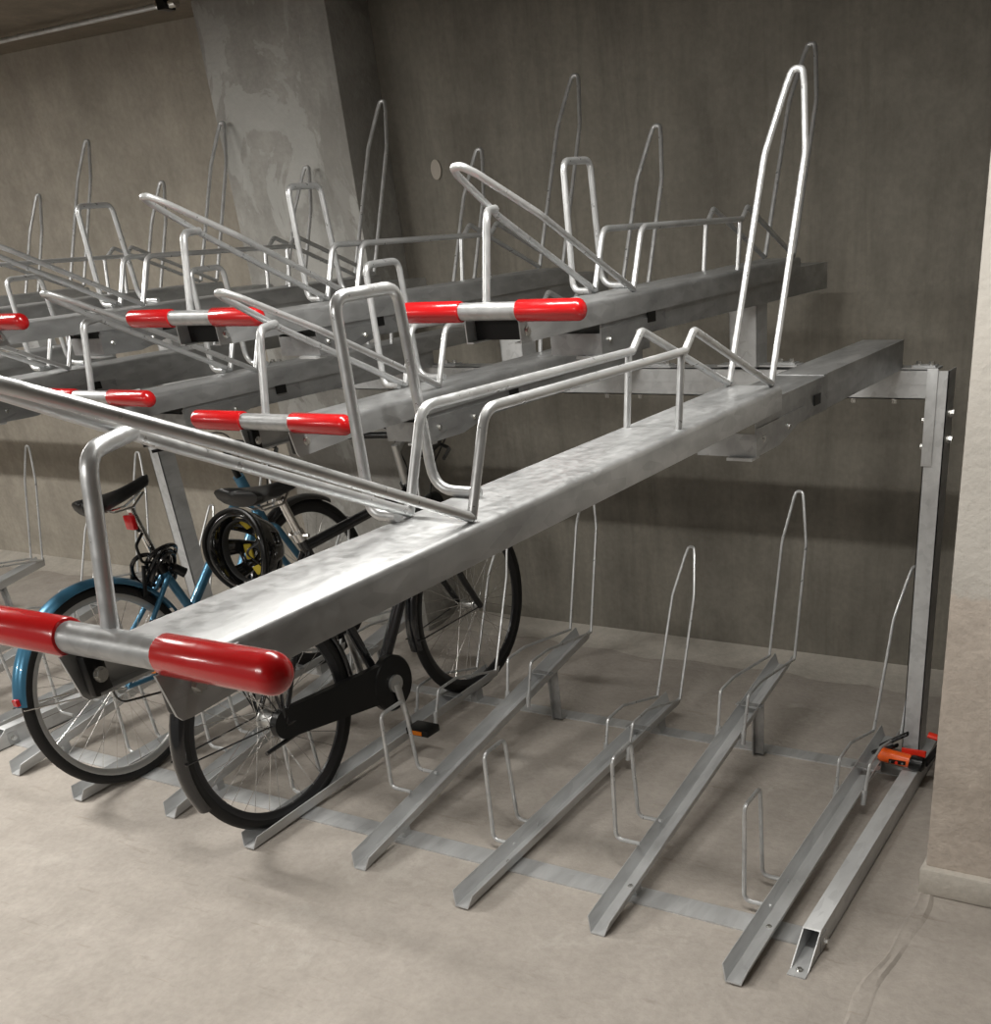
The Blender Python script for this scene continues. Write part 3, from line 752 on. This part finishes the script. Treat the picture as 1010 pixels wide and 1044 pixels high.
# coiled cable lock wound round the blue bicycle's seat tube
q = MB(); pts = []
rnd = random.Random(3)
for k in range(180):
    t = k/179; a = t*2*PI*5
    r = 0.062 + 0.012*math.sin(t*17)
    pts.append((-2.405 + 0.035*math.sin(a*1.0)+0.012*math.sin(t*23), 0.535 + r*math.cos(a) + 0.02*math.sin(t*9), 0.665 + 0.066*math.sin(a+0.6*math.sin(t*11)) + 0.03*(t-0.5)))
q.tube(pts, 0.0075, 8); cl = empty('cable_lock', (0, 0, 0), 'black coiled cable lock wound around the seat tube of the blue bicycle', 'lock')
q.build('cable', M_bpaint, cl)
q = MB(); q.tube([(-2.405+0.035, 0.575, 0.66), (-2.405+0.05, 0.60, 0.635)], [0.016, 0.018], 14); q.build('lock_body', M_bplas, cl)
q = MB(); q.tube(fillet([(-2.405+0.02, 0.50, 0.80), (-2.405+0.03, 0.455, 0.77), (-2.405+0.03, 0.46, 0.71), (-2.405+0.02, 0.50, 0.70)], 0.02), 0.005, 8); q.build('cable_end', M_bplas, cl)

# ---------------------------------------------------------------- helmet hanging between the bicycles
def helmet():
    c = Vector((-2.05, 0.59, 0.735))
    t = empty('bicycle_helmet', c, 'glossy black bicycle helmet with yellow inner pads, hanging upside between the two bicycles', 'helmet')
    bm = bmesh.new(); nu, nv = 40, 14; grid = []
    for j in range(nv+1):
        ph_ = j/nv*PI/2
        row = []
        for i in range(nu):
            a = 2*PI*i/nu
            # opening in the local x-y plane, dome along +z
            rx, ry, rz = 0.105, 0.138, 0.125
            lip = 0.012*math.cos(2*a)
            row.append(bm.verts.new((rx*math.cos(a)*math.cos(ph_*0.985), ry*math.sin(a)*math.cos(ph_*0.985), rz*math.sin(ph_) - (lip if j == 0 else 0))))
        grid.append(row)
    for j in range(nv):
        for i in range(nu):
            # vents: long slots running fore and aft
            hole = (3 <= j <= 9) and (i % 5 in (1, 2)) and not (j == 6 and i % 10 > 4)
            if hole: continue
            i2 = (i+1) % nu
            bm.faces.new((grid[j][i], grid[j][i2], grid[j+1][i2], grid[j+1][i]))
    bm.faces.new(grid[nv])
    bmesh.ops.recalc_face_normals(bm, faces=bm.faces)
    me = bpy.data.meshes.new('shell'); bm.to_mesh(me); bm.free()
    me.polygons.foreach_set('use_smooth', [True]*len(me.polygons)); me.materials.append(M_helmet)
    o = bpy.data.objects.new('shell', me); COL.objects.link(o); o.parent = t
    so = o.modifiers.new('s', 'SOLIDIFY'); so.thickness = 0.022; so.offset = -1
    sb = o.modifiers.new('b', 'SUBSURF'); sb.levels = 1; sb.render_levels = 2
    q = MB()
    q.tube([(0.104*math.cos(a), 0.137*math.sin(a), 0.002 - 0.012*math.cos(2*a)) for a in [2*PI*k/48 for k in range(48)]], 0.0065, 8, closed=True)
    q.build('rim_trim', M_bplas, t)
    for (x, y, w, l, an) in ((0.0, 0.055, 0.028, 0.06, 0.2), (-0.045, 0.0, 0.02, 0.055, 0.0), (0.04, -0.02, 0.022, 0.05, -0.3), (0.0, -0.07, 0.03, 0.03, 0.9), (-0.05, 0.06, 0.02, 0.035, 0.5), (0.03, 0.075, 0.016, 0.03, -0.6)):
        q = MB(); z = 0.092 * math.sqrt(max(0.1, 1-(x/0.09)**2-(y/0.12)**2))
        Mx = Matrix.Translation((x, y, z-0.004)) @ Matrix.Rotation(an, 4, 'Z') @ Matrix.Rotation(-y*5, 4, 'X') @ Matrix.Rotation(x*6, 4, 'Y')
        q.box((-w/2, -l/2, -0.004), (w/2, l/2, 0.004), Mx); q.build('inner_pad', M_yellow, t, bevel=0.003)
    q = MB()
    for s in (-1, 1):
        MB().tube(fillet([(s*0.085, 0.07, 0.02), (s*0.06, 0.02, -0.035), (s*0.085, -0.05, 0.02)], 0.02), 0.004, 6, flat=0.4).build('chin_strap', M_bplas, t)
    q = MB(); q.tube([(0.075*math.cos(a), 0.1*math.sin(a), 0.03) for a in [2*PI*k/32 for k in range(33)]], 0.005, 6, flat=2); q.build('fit_band', M_foam, t)


    d = Vector((-0.06, 0.97, -0.12)).normalized()
    t.scale = (1.26, 1.02, 1.35)
    y_ = (Vector((0.1, 0.05, 1)) - d*Vector((0.1, 0.05, 1)).dot(d)).normalized(); x_ = y_.cross(d)
    t.rotation_euler = Matrix(((x_.x, y_.x, d.x), (x_.y, y_.y, d.y), (x_.z, y_.z, d.z))).to_euler()
    return t
hl = helmet()

# ---------------------------------------------------------------- folding lock on the right-hand post
lk = empty('folding_lock', (0.096, 1.155, 0.104), 'orange and black folding lock clamped round the foot of the right-hand post', 'lock')
lk.scale = (1.12, 1.12, 1.12)
q = MB(); q.tube([(-0.066, -0.035, 0.006), (-0.062, -0.035, 0.006), (-0.055, -0.035, 0.006), (0.026, -0.035, -0.002)], [0.010, 0.017, 0.020, 0.019], 20); ob = q.build('lock_body', M_orange, lk)
MB().tube([(0.026, -0.035, -0.002), (0.031, -0.035, -0.003), (0.062, -0.035, -0.006), (0.068, -0.035, -0.006)], [0.019, 0.021, 0.021, 0.012], 20).build('lock_head', M_bplas, lk)
MB().box((-0.030, -0.0575, -0.007), (0.018, -0.052, 0.005)).build('button_panel', M_bplas, ob, bevel=0.002)
for x in (-0.024, 0.010): MB().tube([(x, -0.060, -0.001), (x, -0.056, -0.001)], 0.003, 10).build('screw', M_chrome, ob)
MB().tube([(-0.007, -0.061, -0.001), (-0.007, -0.056, -0.001)], 0.0045, 10).build('button', M_orangered, ob)
for a, b_, nm in (((-0.075, 0.02, 0.004), (0.0, 0.02, 0.055), 0), ((-0.09, 0.0, -0.01), (-0.02, -0.015, 0.030), 1), ((0.06, -0.01, -0.02), (0.095, 0.05, 0.03), 2)):
    MB().tube([a, b_], [0.012, 0.012], 8, flat=0.5).build('link', M_bplas, lk)
MB().tube([(0.058, 0.02, 0.062), (0.11, 0.02, 0.052)], 0.012, 10, flat=0.7).build('strap', M_orangered, lk)
MB().box((-0.006, -0.012, 0.004), (0.062, -0.004, 0.022)).build('strap', M_orangered, lk)
